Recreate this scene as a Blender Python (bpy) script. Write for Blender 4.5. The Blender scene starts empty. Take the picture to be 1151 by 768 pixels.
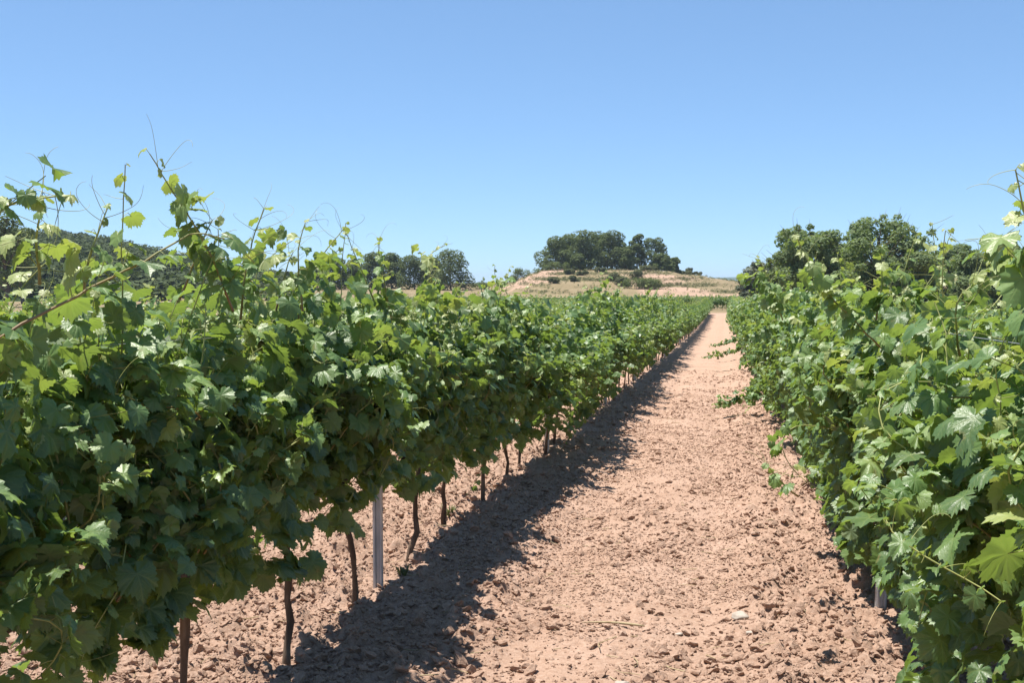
import bpy, math, random
import numpy as np
from mathutils import Vector, Matrix

R = math.radians
SC = bpy.context.scene
COL = SC.collection
rng = np.random.default_rng(20240611)
random.seed(7)

# ------------------------------------------------------------------ camera, sky, sun, exposure
F = 1300.0                       # focal length in photo pixels (photo is 1151 wide)
YAW, EYE, HZ = R(10.44), 1.55, 318.0
cam = bpy.data.cameras.new('camera')
cam.sensor_width = 36.0
cam.lens = F / 1151.0 * 36.0
cam.clip_start, cam.clip_end = 0.05, 20000.0
cam_o = bpy.data.objects.new('camera', cam)
COL.objects.link(cam_o)
cam_o.location = (0, 0, EYE)
cam_o.rotation_euler = (R(90) - math.atan((384 - HZ) / F), 0, YAW)
SC.camera = cam_o

SUN_EL, SUN_LEFT = R(74.5), R(8)              # high sun, to the left and a little ahead
sd = Vector((-math.cos(SUN_LEFT) * math.cos(SUN_EL), math.sin(SUN_LEFT) * math.cos(SUN_EL), math.sin(SUN_EL)))
w = bpy.data.worlds.new('World')
SC.world = w
w.use_nodes = True
nt = w.node_tree
bg = nt.nodes['Background']
sky = nt.nodes.new('ShaderNodeTexSky')
sky.sky_type = 'NISHITA'
sky.sun_disc = False
sky.sun_elevation = SUN_EL
sky.sun_rotation = math.atan2(sd.x, sd.y)
sky.air_density = 0.6
sky.dust_density = 0.0
sky.ozone_density = 6.0
sky.altitude = 300
gm = nt.nodes.new('ShaderNodeGamma')                # flattens the sky's brightness gradient in colour, as a camera tone curve does
gm.inputs['Gamma'].default_value = 0.6
tn = nt.nodes.new('ShaderNodeMix')
tn.data_type = 'RGBA'
tn.blend_type = 'MULTIPLY'
tn.inputs[0].default_value = 1.0
tn.inputs[7].default_value = (0.765, 0.99, 1.18, 1)
nt.links.new(sky.outputs[0], gm.inputs['Color'])
nt.links.new(gm.outputs[0], tn.inputs[6])
nt.links.new(tn.outputs[2], bg.inputs['Color'])
bg.inputs['Strength'].default_value = 0.15
sl = bpy.data.lights.new('sun', 'SUN')
sl.energy = 4.6
sl.angle = R(0.53)
sl.color = (1.0, 0.95, 0.87)
so = bpy.data.objects.new('sun', sl)
COL.objects.link(so)
so.rotation_euler = sd.to_track_quat('Z', 'Y').to_euler()

SC.view_settings.view_transform = 'Standard'
SC.view_settings.look = 'None'
SC.view_settings.gamma = 1
SC.view_settings.use_curve_mapping = False
SC.view_settings.exposure = 1.0
HAZE = 0.00016
cy = SC.cycles
cy.use_denoising = True
try:
    cy.denoiser = 'OPENIMAGEDENOISE'
    cy.denoising_input_passes = 'RGB_ALBEDO_NORMAL'
except Exception:
    pass
cy.max_bounces = 7
cy.diffuse_bounces = 4
cy.glossy_bounces = 2
cy.transmission_bounces = 4
cy.caustics_reflective = False
cy.caustics_refractive = False
cy.use_adaptive_sampling = True
cy.adaptive_threshold = 0.006

# ------------------------------------------------------------------ helpers
FWD = np.array([-math.sin(YAW), math.cos(YAW)])
RGT = np.array([math.cos(YAW), math.sin(YAW)])


def at(px, py, d):
    """a point of the place that lies d metres ahead, from its direction"""
    xy = FWD * d + RGT * ((px - 575.5) / F * d)
    return np.array([xy[0], xy[1], EYE - (py - HZ) / F * d])


def depth_lat(x, y):
    return x * FWD[0] + y * FWD[1], x * RGT[0] + y * RGT[1]


def sstep(a, b, v):
    t = np.clip((v - a) / (b - a), 0, 1)
    return t * t * (3 - 2 * t)


def h2(ix, iy, s):
    v = np.sin(ix * 127.1 + iy * 311.7 + s * 74.7) * 43758.5453
    return v - np.floor(v)


def vnoise(x, y, s=0):
    ix, iy = np.floor(x), np.floor(y)
    fx, fy = x - ix, y - iy
    fx = fx * fx * (3 - 2 * fx)
    fy = fy * fy * (3 - 2 * fy)
    a, b = h2(ix, iy, s), h2(ix + 1, iy, s)
    c, d = h2(ix, iy + 1, s), h2(ix + 1, iy + 1, s)
    return (a + (b - a) * fx) * (1 - fy) + (c + (d - c) * fx) * fy


def fbm(x, y, s=0, o=4):
    t, amp, n = 0, 1.0, 0
    for k in range(o):
        t = t + amp * vnoise(x * 2 ** k, y * 2 ** k, s + k * 3.1)
        n += amp
        amp *= 0.5
    return t / n


def bumps(x, y, cell, s, keep=0.6):
    """rounded clods: one lump per cell, heights and radii random"""
    u = x / cell + 0.9 * (fbm(x / cell * 1.3, y / cell * 1.3, s + 2, 2) - .5)
    v = y / cell + 0.9 * (fbm(x / cell * 1.3, y / cell * 1.3, s + 3, 2) - .5)
    ix, iy = np.floor(u), np.floor(v)
    best = np.zeros_like(u)
    for dx in (-1, 0, 1):
        for dy in (-1, 0, 1):
            cx, cyy = ix + dx, iy + dy
            ox = cx + h2(cx, cyy, s)
            oy = cyy + h2(cx, cyy, s + 5)
            r = 0.30 + 0.42 * h2(cx, cyy, s + 9)
            on = (h2(cx, cyy, s + 13) < keep) * (0.4 + 0.6 * h2(cx, cyy, s + 17))
            q = 1 - ((u - ox) ** 2 + (v - oy) ** 2 * (0.7 + 0.8 * h2(cx, cyy, s + 21))) / (r * r)
            best = np.maximum(best, on * r * np.clip(q, 0, 1) ** 0.95)
    return best * cell * (0.62 + 0.76 * vnoise(x / cell * 3.1, y / cell * 3.1, s + 4))


def mesh_obj(name, V, Fc, mat, parent=None, smooth=False, attrs=None):
    """V (n,3); Fc list of (faces array (m,k)) ; attrs {name: (type, array)}"""
    if not isinstance(Fc, (list, tuple)):
        Fc = [Fc]
    Fc = [f for f in Fc if len(f)]
    me = bpy.data.meshes.new(name)
    V = np.asarray(V, dtype=np.float32)
    me.vertices.add(len(V))
    me.vertices.foreach_set('co', V.ravel())
    loops = np.concatenate([f.ravel() for f in Fc]).astype(np.int32)
    tot = np.concatenate([np.full(len(f), f.shape[1], np.int32) for f in Fc])
    start = np.concatenate([[0], np.cumsum(tot)[:-1]]).astype(np.int32)
    me.loops.add(len(loops))
    me.loops.foreach_set('vertex_index', loops)
    me.polygons.add(len(tot))
    me.polygons.foreach_set('loop_start', start)
    me.polygons.foreach_set('loop_total', tot)
    me.polygons.foreach_set('use_smooth', np.full(len(tot), smooth, bool))
    for k, (ty, arr) in (attrs or {}).items():
        a = me.attributes.new(k, ty, 'POINT')
        arr = np.asarray(arr, np.float32)
        a.data.foreach_set('vector' if ty == 'FLOAT_VECTOR' else 'value', arr.ravel())
    me.update(calc_edges=True)
    me.validate()
    me.materials.append(mat)
    o = bpy.data.objects.new(name, me)
    COL.objects.link(o)
    if parent is not None:
        o.parent = parent
    return o


class Buf:
    """collects pieces into one mesh"""

    def __init__(s):
        s.V, s.F3, s.F4, s.T, s.n = [], [], [], [], 0

    def add(s, V, F3=None, F4=None, tint=0.5):
        V = np.asarray(V, float)
        s.V.append(V)
        if F3 is not None and len(F3):
            s.F3.append(np.asarray(F3) + s.n)
        if F4 is not None and len(F4):
            s.F4.append(np.asarray(F4) + s.n)
        s.T.append(np.full(len(V), tint) if np.isscalar(tint) else np.asarray(tint, float))
        s.n += len(V)

    def tube(s, P, rad, k=5, tint=0.5, cap=True):
        P = np.asarray(P, float)
        n = len(P)
        rad = np.full(n, rad) if np.isscalar(rad) else np.asarray(rad, float)
        T = np.gradient(P, axis=0)
        T /= np.linalg.norm(T, axis=1)[:, None] + 1e-9
        ref = np.array([0.13, 0.97, 0.2]) if abs(T[0][2]) > 0.6 else np.array([0.1, 0.2, 0.97])
        A = np.cross(T, ref)
        A /= np.linalg.norm(A, axis=1)[:, None] + 1e-9
        B = np.cross(T, A)
        a = np.arange(k) / k * 2 * np.pi
        V = (P[:, None] + rad[:, None, None] * (A[:, None] * np.cos(a)[None, :, None] + B[:, None] * np.sin(a)[None, :, None])).reshape(-1, 3)
        i = np.arange(n - 1)[:, None] * k
        j = np.arange(k)[None]
        q = np.stack([i + j, i + (j + 1) % k, i + k + (j + 1) % k, i + k + j], -1).reshape(-1, 4)
        s.add(V, F4=q, tint=tint if np.isscalar(tint) else np.repeat(tint, k))
        if cap and k <= 8:
            m = s.n - k
            if k == 4:
                s.F4.append(np.array([[m, m + 1, m + 2, m + 3]]))
            else:
                s.F3.append(np.array([[m, m + t, m + t + 1] for t in range(1, k - 1)]))

    def build(s, name, mat, parent=None, smooth=False):
        F = []
        if s.F3:
            F.append(np.concatenate(s.F3))
        if s.F4:
            F.append(np.concatenate(s.F4))
        return mesh_obj(name, np.concatenate(s.V), F, mat, parent, smooth, {'tint': ('FLOAT', np.concatenate(s.T))})


def tag(o, label=None, cat=None, group=None, kind=None):
    if label: o['label'] = label
    if cat: o['category'] = cat
    if group: o['group'] = group
    if kind: o['kind'] = kind
    return o


def empty(name, loc, rz=0.0):
    o = bpy.data.objects.new(name, None)
    o.empty_display_size = 0.2
    COL.objects.link(o)
    o.location = loc
    o.rotation_euler = (0, 0, rz)
    return o


# ------------------------------------------------------------------ materials
def new_mat(name):
    m = bpy.data.materials.new(name)
    m.use_nodes = True
    t = m.node_tree
    t.nodes.clear()
    return m, t


def N(t, ty, **kw):
    n = t.nodes.new(ty)
    for k, v in kw.items():
        if k.startswith('_'):
            setattr(n, k[1:], v)
        else:
            n.inputs[k.replace('__', ' ')].default_value = v
    return n


def math_n(t, op, a, b=None, c=None):
    n = t.nodes.new('ShaderNodeMath')
    n.operation = op
    for i, v in enumerate((a, b, c)):
        if v is None:
            continue
        if isinstance(v, (int, float)):
            n.inputs[i].default_value = v
        else:
            t.links.new(v, n.inputs[i])
    return n.outputs[0]


def ramp(t, fac, stops):
    n = t.nodes.new('ShaderNodeValToRGB')
    e = n.color_ramp.elements
    while len(e) < len(stops):
        e.new(0.5)
    for el, (p, c) in zip(e, stops):
        el.position = p
        el.color = (*c, 1)
    t.links.new(fac, n.inputs[0])
    return n.outputs[0]


def mix(t, fac, a, b, mode='MIX'):
    n = t.nodes.new('ShaderNodeMix')
    n.data_type = 'RGBA'
    n.blend_type = mode
    for sock, v in ((n.inputs[0], fac), (n.inputs[6], a), (n.inputs[7], b)):
        if isinstance(v, (int, float)):
            sock.default_value = v
        elif isinstance(v, tuple):
            sock.default_value = (*v, 1)
        else:
            t.links.new(v, sock)
    return n.outputs[2]


def leaf_mat(name, stops, back, trans, transfac, rough=0.45, veins=False, spec=0.5):
    m, t = new_mat(name)
    out = t.nodes.new('ShaderNodeOutputMaterial')
    geo = t.nodes.new('ShaderNodeNewGeometry')
    at_ = N(t, 'ShaderNodeAttribute', _attribute_name='tint')
    tint = at_.outputs['Fac']
    oi = t.nodes.new('ShaderNodeObjectInfo')
    nz = N(t, 'ShaderNodeTexNoise', Scale=26.0, Detail=2.0)
    t.links.new(geo.outputs['Position'], nz.inputs['Vector'])
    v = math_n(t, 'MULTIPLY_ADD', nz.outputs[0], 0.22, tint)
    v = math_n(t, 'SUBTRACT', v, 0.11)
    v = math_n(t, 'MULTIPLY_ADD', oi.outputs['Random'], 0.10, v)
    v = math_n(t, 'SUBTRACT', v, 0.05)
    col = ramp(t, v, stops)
    bump = None
    if veins:                                                        # a few scorched and mildewed patches
        nb = N(t, 'ShaderNodeTexNoise', Scale=17.0, Detail=3.0)
        t.links.new(geo.outputs['Position'], nb.inputs['Vector'])
        mb = t.nodes.new('ShaderNodeMapRange')
        mb.inputs['From Min'].default_value = 0.66
        mb.inputs['From Max'].default_value = 0.74
        mb.inputs['To Max'].default_value = 0.7
        t.links.new(nb.outputs[0], mb.inputs['Value'])
        col = mix(t, mb.outputs[0], col, (0.21, 0.17, 0.06))
        lp = N(t, 'ShaderNodeAttribute', _attribute_name='lp')
        sx = t.nodes.new('ShaderNodeSeparateXYZ')
        t.links.new(lp.outputs['Vector'], sx.inputs[0])
        X = math_n(t, 'ABSOLUTE', sx.outputs[0])
        Y = sx.outputs[1]
        best = None
        for deg in (0, 52, 106):
            c, s = math.sin(R(deg)), math.cos(R(deg))
            perp = math_n(t, 'ABSOLUTE', math_n(t, 'SUBTRACT', math_n(t, 'MULTIPLY', X, s), math_n(t, 'MULTIPLY', Y, c)))
            along = math_n(t, 'ADD', math_n(t, 'MULTIPLY', X, c), math_n(t, 'MULTIPLY', Y, s))
            dd = math_n(t, 'ADD', perp, math_n(t, 'MULTIPLY', math_n(t, 'LESS_THAN', along, 0.0), 9.0))
            # side veins leaving the main one like a feather
            ph = math_n(t, 'SUBTRACT', along, math_n(t, 'MULTIPLY', perp, 0.9))
            fr = math_n(t, 'ABSOLUTE', math_n(t, 'SUBTRACT', math_n(t, 'FRACT', math_n(t, 'MULTIPLY', ph, 6.0)), 0.5))
            sv = math_n(t, 'ADD', math_n(t, 'MULTIPLY', fr, 0.10), math_n(t, 'ADD', math_n(t, 'MULTIPLY', perp, 0.05), 0.012))
            sv = math_n(t, 'ADD', sv, math_n(t, 'MULTIPLY', math_n(t, 'GREATER_THAN', perp, math_n(t, 'MULTIPLY', along, 0.45)), 9.0))
            dd = math_n(t, 'MINIMUM', dd, sv)
            best = dd if best is None else math_n(t, 'MINIMUM', best, dd)
        mr = t.nodes.new('ShaderNodeMapRange')
        mr.inputs['From Min'].default_value = 0.008
        mr.inputs['From Max'].default_value = 0.035
        mr.inputs['To Min'].default_value = 1.0
        mr.inputs['To Max'].default_value = 0.0
        t.links.new(best, mr.inputs['Value'])
        vein = mr.outputs[0]
        col = mix(t, math_n(t, 'MULTIPLY', vein, 0.5), col, (0.20, 0.27, 0.09))
        bp = N(t, 'ShaderNodeBump', Strength=0.25, Distance=0.003)
        nz2 = N(t, 'ShaderNodeTexNoise', Scale=120.0, Detail=1.0)
        t.links.new(geo.outputs['Position'], nz2.inputs['Vector'])
        t.links.new(math_n(t, 'SUBTRACT', nz2.outputs[0], math_n(t, 'MULTIPLY', vein, 0.8)), bp.inputs['Height'])
        bump = bp.outputs[0]
    col2 = mix(t, geo.outputs['Backfacing'], col, mix(t, 0.72, col, back))
    p = N(t, 'ShaderNodeBsdfPrincipled', Roughness=rough)
    p.inputs['Specular IOR Level'].default_value = spec
    t.links.new(col2, p.inputs['Base Color'])
    t.links.new(math_n(t, 'MULTIPLY_ADD', geo.outputs['Backfacing'], 0.3, rough), p.inputs['Roughness'])
    if bump is not None:
        t.links.new(bump, p.inputs['Normal'])
    tr = t.nodes.new('ShaderNodeBsdfTranslucent')
    t.links.new(mix(t, 0.35, trans, mix(t, 1.0, col, (2.2, 2.0, 0.8), 'MULTIPLY')), tr.inputs['Color'])
    ms = t.nodes.new('ShaderNodeMixShader')
    ms.inputs[0].default_value = transfac
    t.links.new(p.outputs[0], ms.inputs[1])
    t.links.new(tr.outputs[0], ms.inputs[2])
    t.links.new(ms.outputs[0], out.inputs[0])
    return m


def plain_mat(name, stops, rough=0.8, scale=8.0, bump=0.0, stretch=(1, 1, 1), metallic=0.0, detail=4.0, use_tint=False):
    m, t = new_mat(name)
    out = t.nodes.new('ShaderNodeOutputMaterial')
    tc = t.nodes.new('ShaderNodeTexCoord')
    mp = N(t, 'ShaderNodeMapping')
    mp.inputs['Scale'].default_value = stretch
    t.links.new(tc.outputs['Object'], mp.inputs[0])
    nz = N(t, 'ShaderNodeTexNoise', Scale=scale, Detail=detail)
    t.links.new(mp.outputs[0], nz.inputs['Vector'])
    f = nz.outputs[0]
    if use_tint:
        a = N(t, 'ShaderNodeAttribute', _attribute_name='tint')
        f = math_n(t, 'ADD', math_n(t, 'MULTIPLY', math_n(t, 'SUBTRACT', f, 0.5), 0.35), a.outputs['Fac'])
    p = N(t, 'ShaderNodeBsdfPrincipled', Roughness=rough, Metallic=metallic)
    t.links.new(ramp(t, f, stops), p.inputs['Base Color'])
    if bump:
        b = N(t, 'ShaderNodeBump', Strength=1.0, Distance=bump)
        t.links.new(nz.outputs[0], b.inputs['Height'])
        t.links.new(b.outputs[0], p.inputs['Normal'])
    t.links.new(p.outputs[0], out.inputs[0])
    return m


VINE_STOPS = [(0.0, (0.052, 0.095, 0.032)), (0.30, (0.088, 0.158, 0.052)), (0.55, (0.128, 0.222, 0.068)), (0.78, (0.195, 0.290, 0.090)), (1.0, (0.33, 0.37, 0.14))]
M_LEAF = leaf_mat('vine_leaf', VINE_STOPS, (0.13, 0.175, 0.10), (0.28, 0.40, 0.06), 0.36, 0.44, veins=True, spec=0.6)
M_LEAF_FAR = leaf_mat('vine_leaf_plain', VINE_STOPS, (0.13, 0.175, 0.10), (0.28, 0.40, 0.06), 0.36, 0.46, spec=0.6)
M_SHOOT = plain_mat('vine_shoot', [(0.0, (0.10, 0.045, 0.022)), (0.35, (0.24, 0.15, 0.06)), (0.65, (0.24, 0.26, 0.07)), (1.0, (0.36, 0.38, 0.13))], 0.55, 30, use_tint=True)
M_BARK = plain_mat('vine_bark', [(0.25, (0.055, 0.035, 0.024)), (0.55, (0.13, 0.085, 0.055)), (0.8, (0.24, 0.17, 0.12))], 0.95, 40, 0.006, (1, 1, 0.12))
M_STEEL = plain_mat('galvanised_steel', [(0.3, (0.36, 0.38, 0.40)), (0.7, (0.58, 0.59, 0.60))], 0.5, 22, 0.0, (1, 1, 0.25), 0.55)
M_WIRE = plain_mat('wire_steel', [(0.3, (0.30, 0.30, 0.31)), (0.7, (0.5, 0.5, 0.5))], 0.45, 9, 0.0, (1, 1, 1), 0.7)
M_PINE = leaf_mat('pine_needles', [(0.0, (0.070, 0.108, 0.030)), (0.5, (0.120, 0.176, 0.048)), (1.0, (0.185, 0.24, 0.075))], (0.10, 0.12, 0.055), (0.16, 0.20, 0.06), 0.22, 0.7, spec=0.2)
M_BROAD = leaf_mat('walnut_leaves', [(0.0, (0.084, 0.140, 0.036)), (0.5, (0.140, 0.215, 0.056)), (1.0, (0.22, 0.29, 0.09))], (0.13, 0.17, 0.08), (0.24, 0.33, 0.06), 0.32, 0.5)
M_OLIVE = leaf_mat('grey_green_leaves', [(0.0, (0.045, 0.065, 0.035)), (0.5, (0.085, 0.110, 0.060)), (1.0, (0.15, 0.175, 0.10))], (0.15, 0.17, 0.12), (0.14, 0.18, 0.06), 0.2, 0.55)
M_SCRUB = leaf_mat('scrub_leaves', [(0.0, (0.045, 0.060, 0.024)), (0.5, (0.095, 0.115, 0.042)), (1.0, (0.18, 0.18, 0.075))], (0.12, 0.13, 0.07), (0.15, 0.2, 0.05), 0.2, 0.6, spec=0.2)
M_FOREST = leaf_mat('far_forest', [(0.0, (0.030, 0.052, 0.020)), (0.5, (0.056, 0.088, 0.030)), (1.0, (0.095, 0.13, 0.045))], (0.07, 0.085, 0.045), (0.10, 0.13, 0.05), 0.15, 0.75, spec=0.1)
M_TBARK = plain_mat('tree_bark', [(0.3, (0.07, 0.05, 0.038)), (0.7, (0.17, 0.13, 0.10))], 0.95, 6, 0.02, (1, 1, 0.25))
M_STRAW = plain_mat('dry_straw', [(0.3, (0.260, 0.186, 0.093)), (0.7, (0.409, 0.329, 0.198))], 0.8, 30)
M_STONE = plain_mat('pale_stone', [(0.3, (0.310, 0.260, 0.211)), (0.7, (0.422, 0.372, 0.322))], 0.9, 25, 0.003)


def ground_mat(name='dry_soil', bump=True):
    m, t = new_mat(name)
    out = t.nodes.new('ShaderNodeOutputMaterial')
    geo = t.nodes.new('ShaderNodeNewGeometry')
    pos = geo.outputs['Position']

    def noise(scale, detail=4.0, rough=0.55):
        n = N(t, 'ShaderNodeTexNoise', Scale=scale, Detail=detail, Roughness=rough)
        t.links.new(pos, n.inputs['Vector'])
        return n.outputs[0]
    a = N(t, 'ShaderNodeAttribute', _attribute_name='tint')
    c1 = ramp(t, noise(2.3, 6), [(0.30, (0.309, 0.196, 0.138)), (0.5, (0.384, 0.254, 0.184)), (0.72, (0.445, 0.307, 0.235))])
    c1 = mix(t, 0.55, c1, ramp(t, noise(48, 3, 0.7), [(0.28, (0.264, 0.151, 0.103)), (0.5, (0.384, 0.254, 0.187)), (0.74, (0.519, 0.383, 0.302))]))
    # straw coloured fallow ground beyond the vines
    c2 = ramp(t, noise(0.22, 6, 0.65), [(0.30, (0.133, 0.109, 0.053)), (0.45, (0.206, 0.155, 0.086)), (0.62, (0.249, 0.193, 0.115)), (0.8, (0.215, 0.139, 0.090))])
    c2 = mix(t, 0.4, c2, ramp(t, noise(1.7, 4, 0.7), [(0.3, (0.103, 0.097, 0.045)), (0.5, (0.211, 0.164, 0.094)), (0.75, (0.284, 0.227, 0.139))]))
    col = mix(t, a.outputs['Fac'], c1, c2)
    vg = N(t, 'ShaderNodeAttribute', _attribute_name='veg')
    c3 = ramp(t, noise(0.5, 6, 0.7), [(0.3, (0.085, 0.085, 0.040)), (0.5, (0.135, 0.125, 0.062)), (0.62, (0.19, 0.155, 0.085)), (0.78, (0.235, 0.150, 0.100))])
    col = mix(t, vg.outputs['Fac'], col, c3)
    p = N(t, 'ShaderNodeBsdfPrincipled', Roughness=0.95)
    p.inputs['Specular IOR Level'].default_value = 0.15
    t.links.new(col, p.inputs['Base Color'])
    if bump:
        b = N(t, 'ShaderNodeBump', Strength=0.9, Distance=0.012)
        t.links.new(noise(75, 5, 0.75), b.inputs['Height'])
        t.links.new(b.outputs[0], p.inputs['Normal'])
    t.links.new(p.outputs[0], out.inputs[0])
    return m


M_SOIL = ground_mat()

# ------------------------------------------------------------------ the ground
ROW_L, ROW_R, PITCH = -1.94, 0.89, 2.83
ROW_END = 126.0


def base_z(x, y):
    """the lie of the land without clods"""
    d, u = depth_lat(x, y)
    z = np.interp(d, [-400, -60, 0, 58, 80, 100, 130, 190, 300, 420, 900, 6000], [4, 1.25, 0, -1.206, -1.54, -1.69, -1.76, -1.36, 1.1, 1.25, 0.6, -14])
    return z


def row_dist(x):
    return np.abs((x - ROW_R + PITCH * 40 + PITCH / 2) % PITCH - PITCH / 2)


def micro_z(x, y):
    d, u = depth_lat(x, y)
    vin = 1 - sstep(126, 131, d)
    rd = row_dist(x)
    rough = 0.38 + 0.76 * sstep(1.05, 0.45, rd)                   # coarse heaped clods along the vines
    rough = rough * (0.6 + 0.8 * fbm(x * 1.1, y * 1.1, 4, 3))
    # to the left of the left row the soil is loose all over
    rough = rough + 0.25 * sstep(-1.7, -2.2, x) * sstep(-4.7, -4.0, x)
    rough = rough * (1 - 0.55 * np.exp(-((rd - 0.98) / 0.15) ** 2))
    ridge = 0.018 * np.exp(-((rd - 0.12) / 0.30) ** 2) + 0.02 * np.exp(-((rd - 0.62) / 0.12) ** 2)
    track = -0.022 * np.exp(-((rd - 0.98) / 0.16) ** 2)
    und = 0.05 * (fbm(x * 0.9, y * 0.55, 1, 3) - 0.5) + 0.03 * (fbm(x * 3.5, y * 3.0, 2, 3) - 0.5)
    cl = bumps(x, y, 0.17, 31, 0.5) * 0.50 + bumps(x, y, 0.085, 41, 0.6) * 0.7 + bumps(x, y, 0.045, 51, 0.75) * 1.0
    fade = 1 - 0.7 * sstep(30, 90, d)
    fine = 0.020 * (fbm(x * 20, y * 20, 7, 3) - 0.5)
    return vin * (-0.100 + ridge + track + und + rough * cl * fade + fine * fade) + (1 - vin) * 0.25 * (fbm(x * 0.06, y * 0.06, 3, 4) - 0.5)


def ground_z(x, y):
    x, y = np.asarray(x, float), np.asarray(y, float)
    return base_z(x, y) + micro_z(x, y)


def axis(lo, hi, step, far_lo, far_hi, g, cap):
    a = list(np.arange(lo, hi, step))
    s, v = step, hi
    while v < far_hi:
        a.append(v)
        s = min(s * g, cap(v))
        v += s
    a.append(far_hi)
    s, v, b = step, lo - step, []
    while v > far_lo:
        b.append(v)
        s = min(s * g, cap(v))
        v -= s
    b.append(far_lo)
    return np.array(b[::-1] + a)


gx = axis(-3.3, 1.5, 0.0135, -5000, 5000, 1.07, lambda v: max(0.5, abs(v) * 0.12))
ys = [-300, -150, -70, -30, -12, -5, -2, 0, 1, 2, 2.6, 3.1, 3.5]
v = 3.8
while v < 6000:
    ys.append(v)
    v += max(0.0125, 0.0125 * (v / 6.5) ** 1.3) if v < 200 else v * 0.05
gy = np.array(ys + [6500])
GX, GY = np.meshgrid(gx, gy)
GZ = ground_z(GX, GY)
BZ = base_z(GX, GY)
MZ = GZ - BZ
K = MZ.copy()
K[1:-1] = (MZ[:-2] + 2 * MZ[1:-1] + MZ[2:]) / 4
MZ = K.copy()
MZ[:, 1:-1] = (K[:, :-2] + 2 * K[:, 1:-1] + K[:, 2:]) / 4
GZ = BZ + MZ
nx, ny = len(gx), len(gy)
print('ground grid', nx, ny)
i = (np.arange(ny - 1)[:, None] * nx + np.arange(nx - 1)[None])
quads = np.stack([i, i + 1, i + nx + 1, i + nx], -1).reshape(-1, 4)
gd, gu = depth_lat(GX, GY)
zone = sstep(126, 132, gd + 2 * (fbm(GX * .2, GY * .2, 8, 2) - .5))
zone = np.maximum(zone, sstep(14, 20, GX))
ground = mesh_obj('ground', np.stack([GX, GY, GZ], -1).reshape(-1, 3), quads, M_SOIL, None, True, {'tint': ('FLOAT', zone.ravel())})
tag(ground, kind='structure')


# loose clods and crumbs lying on the worked soil
def ico(sub):
    import bmesh
    bm = bmesh.new()
    bmesh.ops.create_icosphere(bm, subdivisions=sub, radius=1)
    V = np.array([v.co[:] for v in bm.verts])
    Fa = np.array([[v.index for v in f.verts] for f in bm.faces])
    bm.free()
    return V, Fa


def scatter_lumps(name, n, smin, smax, sub, power, yr, mat, seed):
    r = np.random.default_rng(seed)
    V0, F0 = ico(sub)
    T = []
    for k in range(10):
        P = V0 * (1 + (0.36 if sub == 1 else 0.20) * (r.random((len(V0), 1)) - 0.5) * 2)
        P = P + 0.22 * np.sin(P[:, [1, 2, 0]] * 3.1 + r.random(3) * 6)
        T.append(P * np.array([1, 0.75 + 0.3 * r.random(), 0.55 + 0.25 * r.random()]))
    T = np.array(T)
    m = n * 4
    y = yr[0] * (yr[1] / yr[0]) ** (r.random(m) ** 1.15)
    x = -3.6 + 5.4 * r.random(m)
    rd = row_dist(x)
    dens = 0.5 + 0.6 * sstep(1.0, 0.4, rd) + 0.25 * sstep(-1.7, -2.1, x)
    dens *= 0.35 + 1.3 * sstep(0.40, 0.62, fbm(x * 1.6, y * 1.3, seed, 3))
    ok = np.flatnonzero(r.random(m) < dens)[:n]
    x, y = x[ok], y[ok]
    k = len(ok)
    s = smin * (smax / smin) ** (r.random(k) ** power)
    z = ground_z(x, y) + s * 0.05
    a = r.random(k) * 6.283
    P = T[r.integers(0, 10, k)] * s[:, None, None]
    tx, ty = (r.random(k) - .5) * 0.9, (r.random(k) - .5) * 0.9
    P[..., 2] += P[..., 0] * tx[:, None] + P[..., 1] * ty[:, None]
    c, sn = np.cos(a)[:, None], np.sin(a)[:, None]
    Q = np.stack([P[..., 0] * c - P[..., 1] * sn + x[:, None], P[..., 0] * sn + P[..., 1] * c + y[:, None], P[..., 2] + z[:, None]], -1)
    Fa = (F0[None] + (np.arange(k) * len(V0))[:, None, None]).reshape(-1, 3)
    return mesh_obj(name, Q.reshape(-1, 3), Fa, mat, None, False, {'tint': ('FLOAT', np.zeros(k * len(V0)))})


tag(scatter_lumps('soil_clods', 24000, 0.010, 0.036, 2, 2.4, (3.8, 30), M_SOIL, 11),
    'loose reddish clods of dry soil strewn along the vine rows', 'soil clods', kind='stuff')
tag(scatter_lumps('soil_crumbs', 130000, 0.004, 0.014, 1, 1.5, (3.9, 22), M_SOIL, 12),
    'fine crumbs of dry reddish soil covering the worked path', 'soil crumbs', kind='stuff')

# bits of dry straw and prunings dropped on the soil, too many to count
rs = np.random.default_rng(91)
sb = Buf()
for q in range(420):
    yy = 4.2 * (26 / 4.2) ** rs.random()
    xx = -3.4 + 5.0 * rs.random()
    L = rs.uniform(.03, .14) * (1.4 if rs.random() < .1 else 1)
    a = rs.random() * 3.14
    tt = np.linspace(-.5, .5, 4)
    px_ = xx + np.cos(a + tt * rs.normal(0, .5)) * L * tt
    py_ = yy + np.sin(a + tt * rs.normal(0, .5)) * L * tt
    zz = ground_z(px_, py_)
    zz = zz * .3 + zz.max() * .7 + 0.006
    sb.tube(np.column_stack([px_, py_, zz]), rs.uniform(.0012, .003), 4, tint=0.5)
tag(sb.build('straw_bits', M_STRAW), 'bits of dry straw and twigs dropped on the worked soil', 'straw', kind='stuff')

# ------------------------------------------------------------------ grape leaves
OUT_DEG = [0, 26, 52, 78, 105, 130, 150, 165, 176]
OUT_R = [1.0, 0.79, 0.92, 0.70, 0.80, 0.68, 0.63, 0.52, 0.18]


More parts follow.
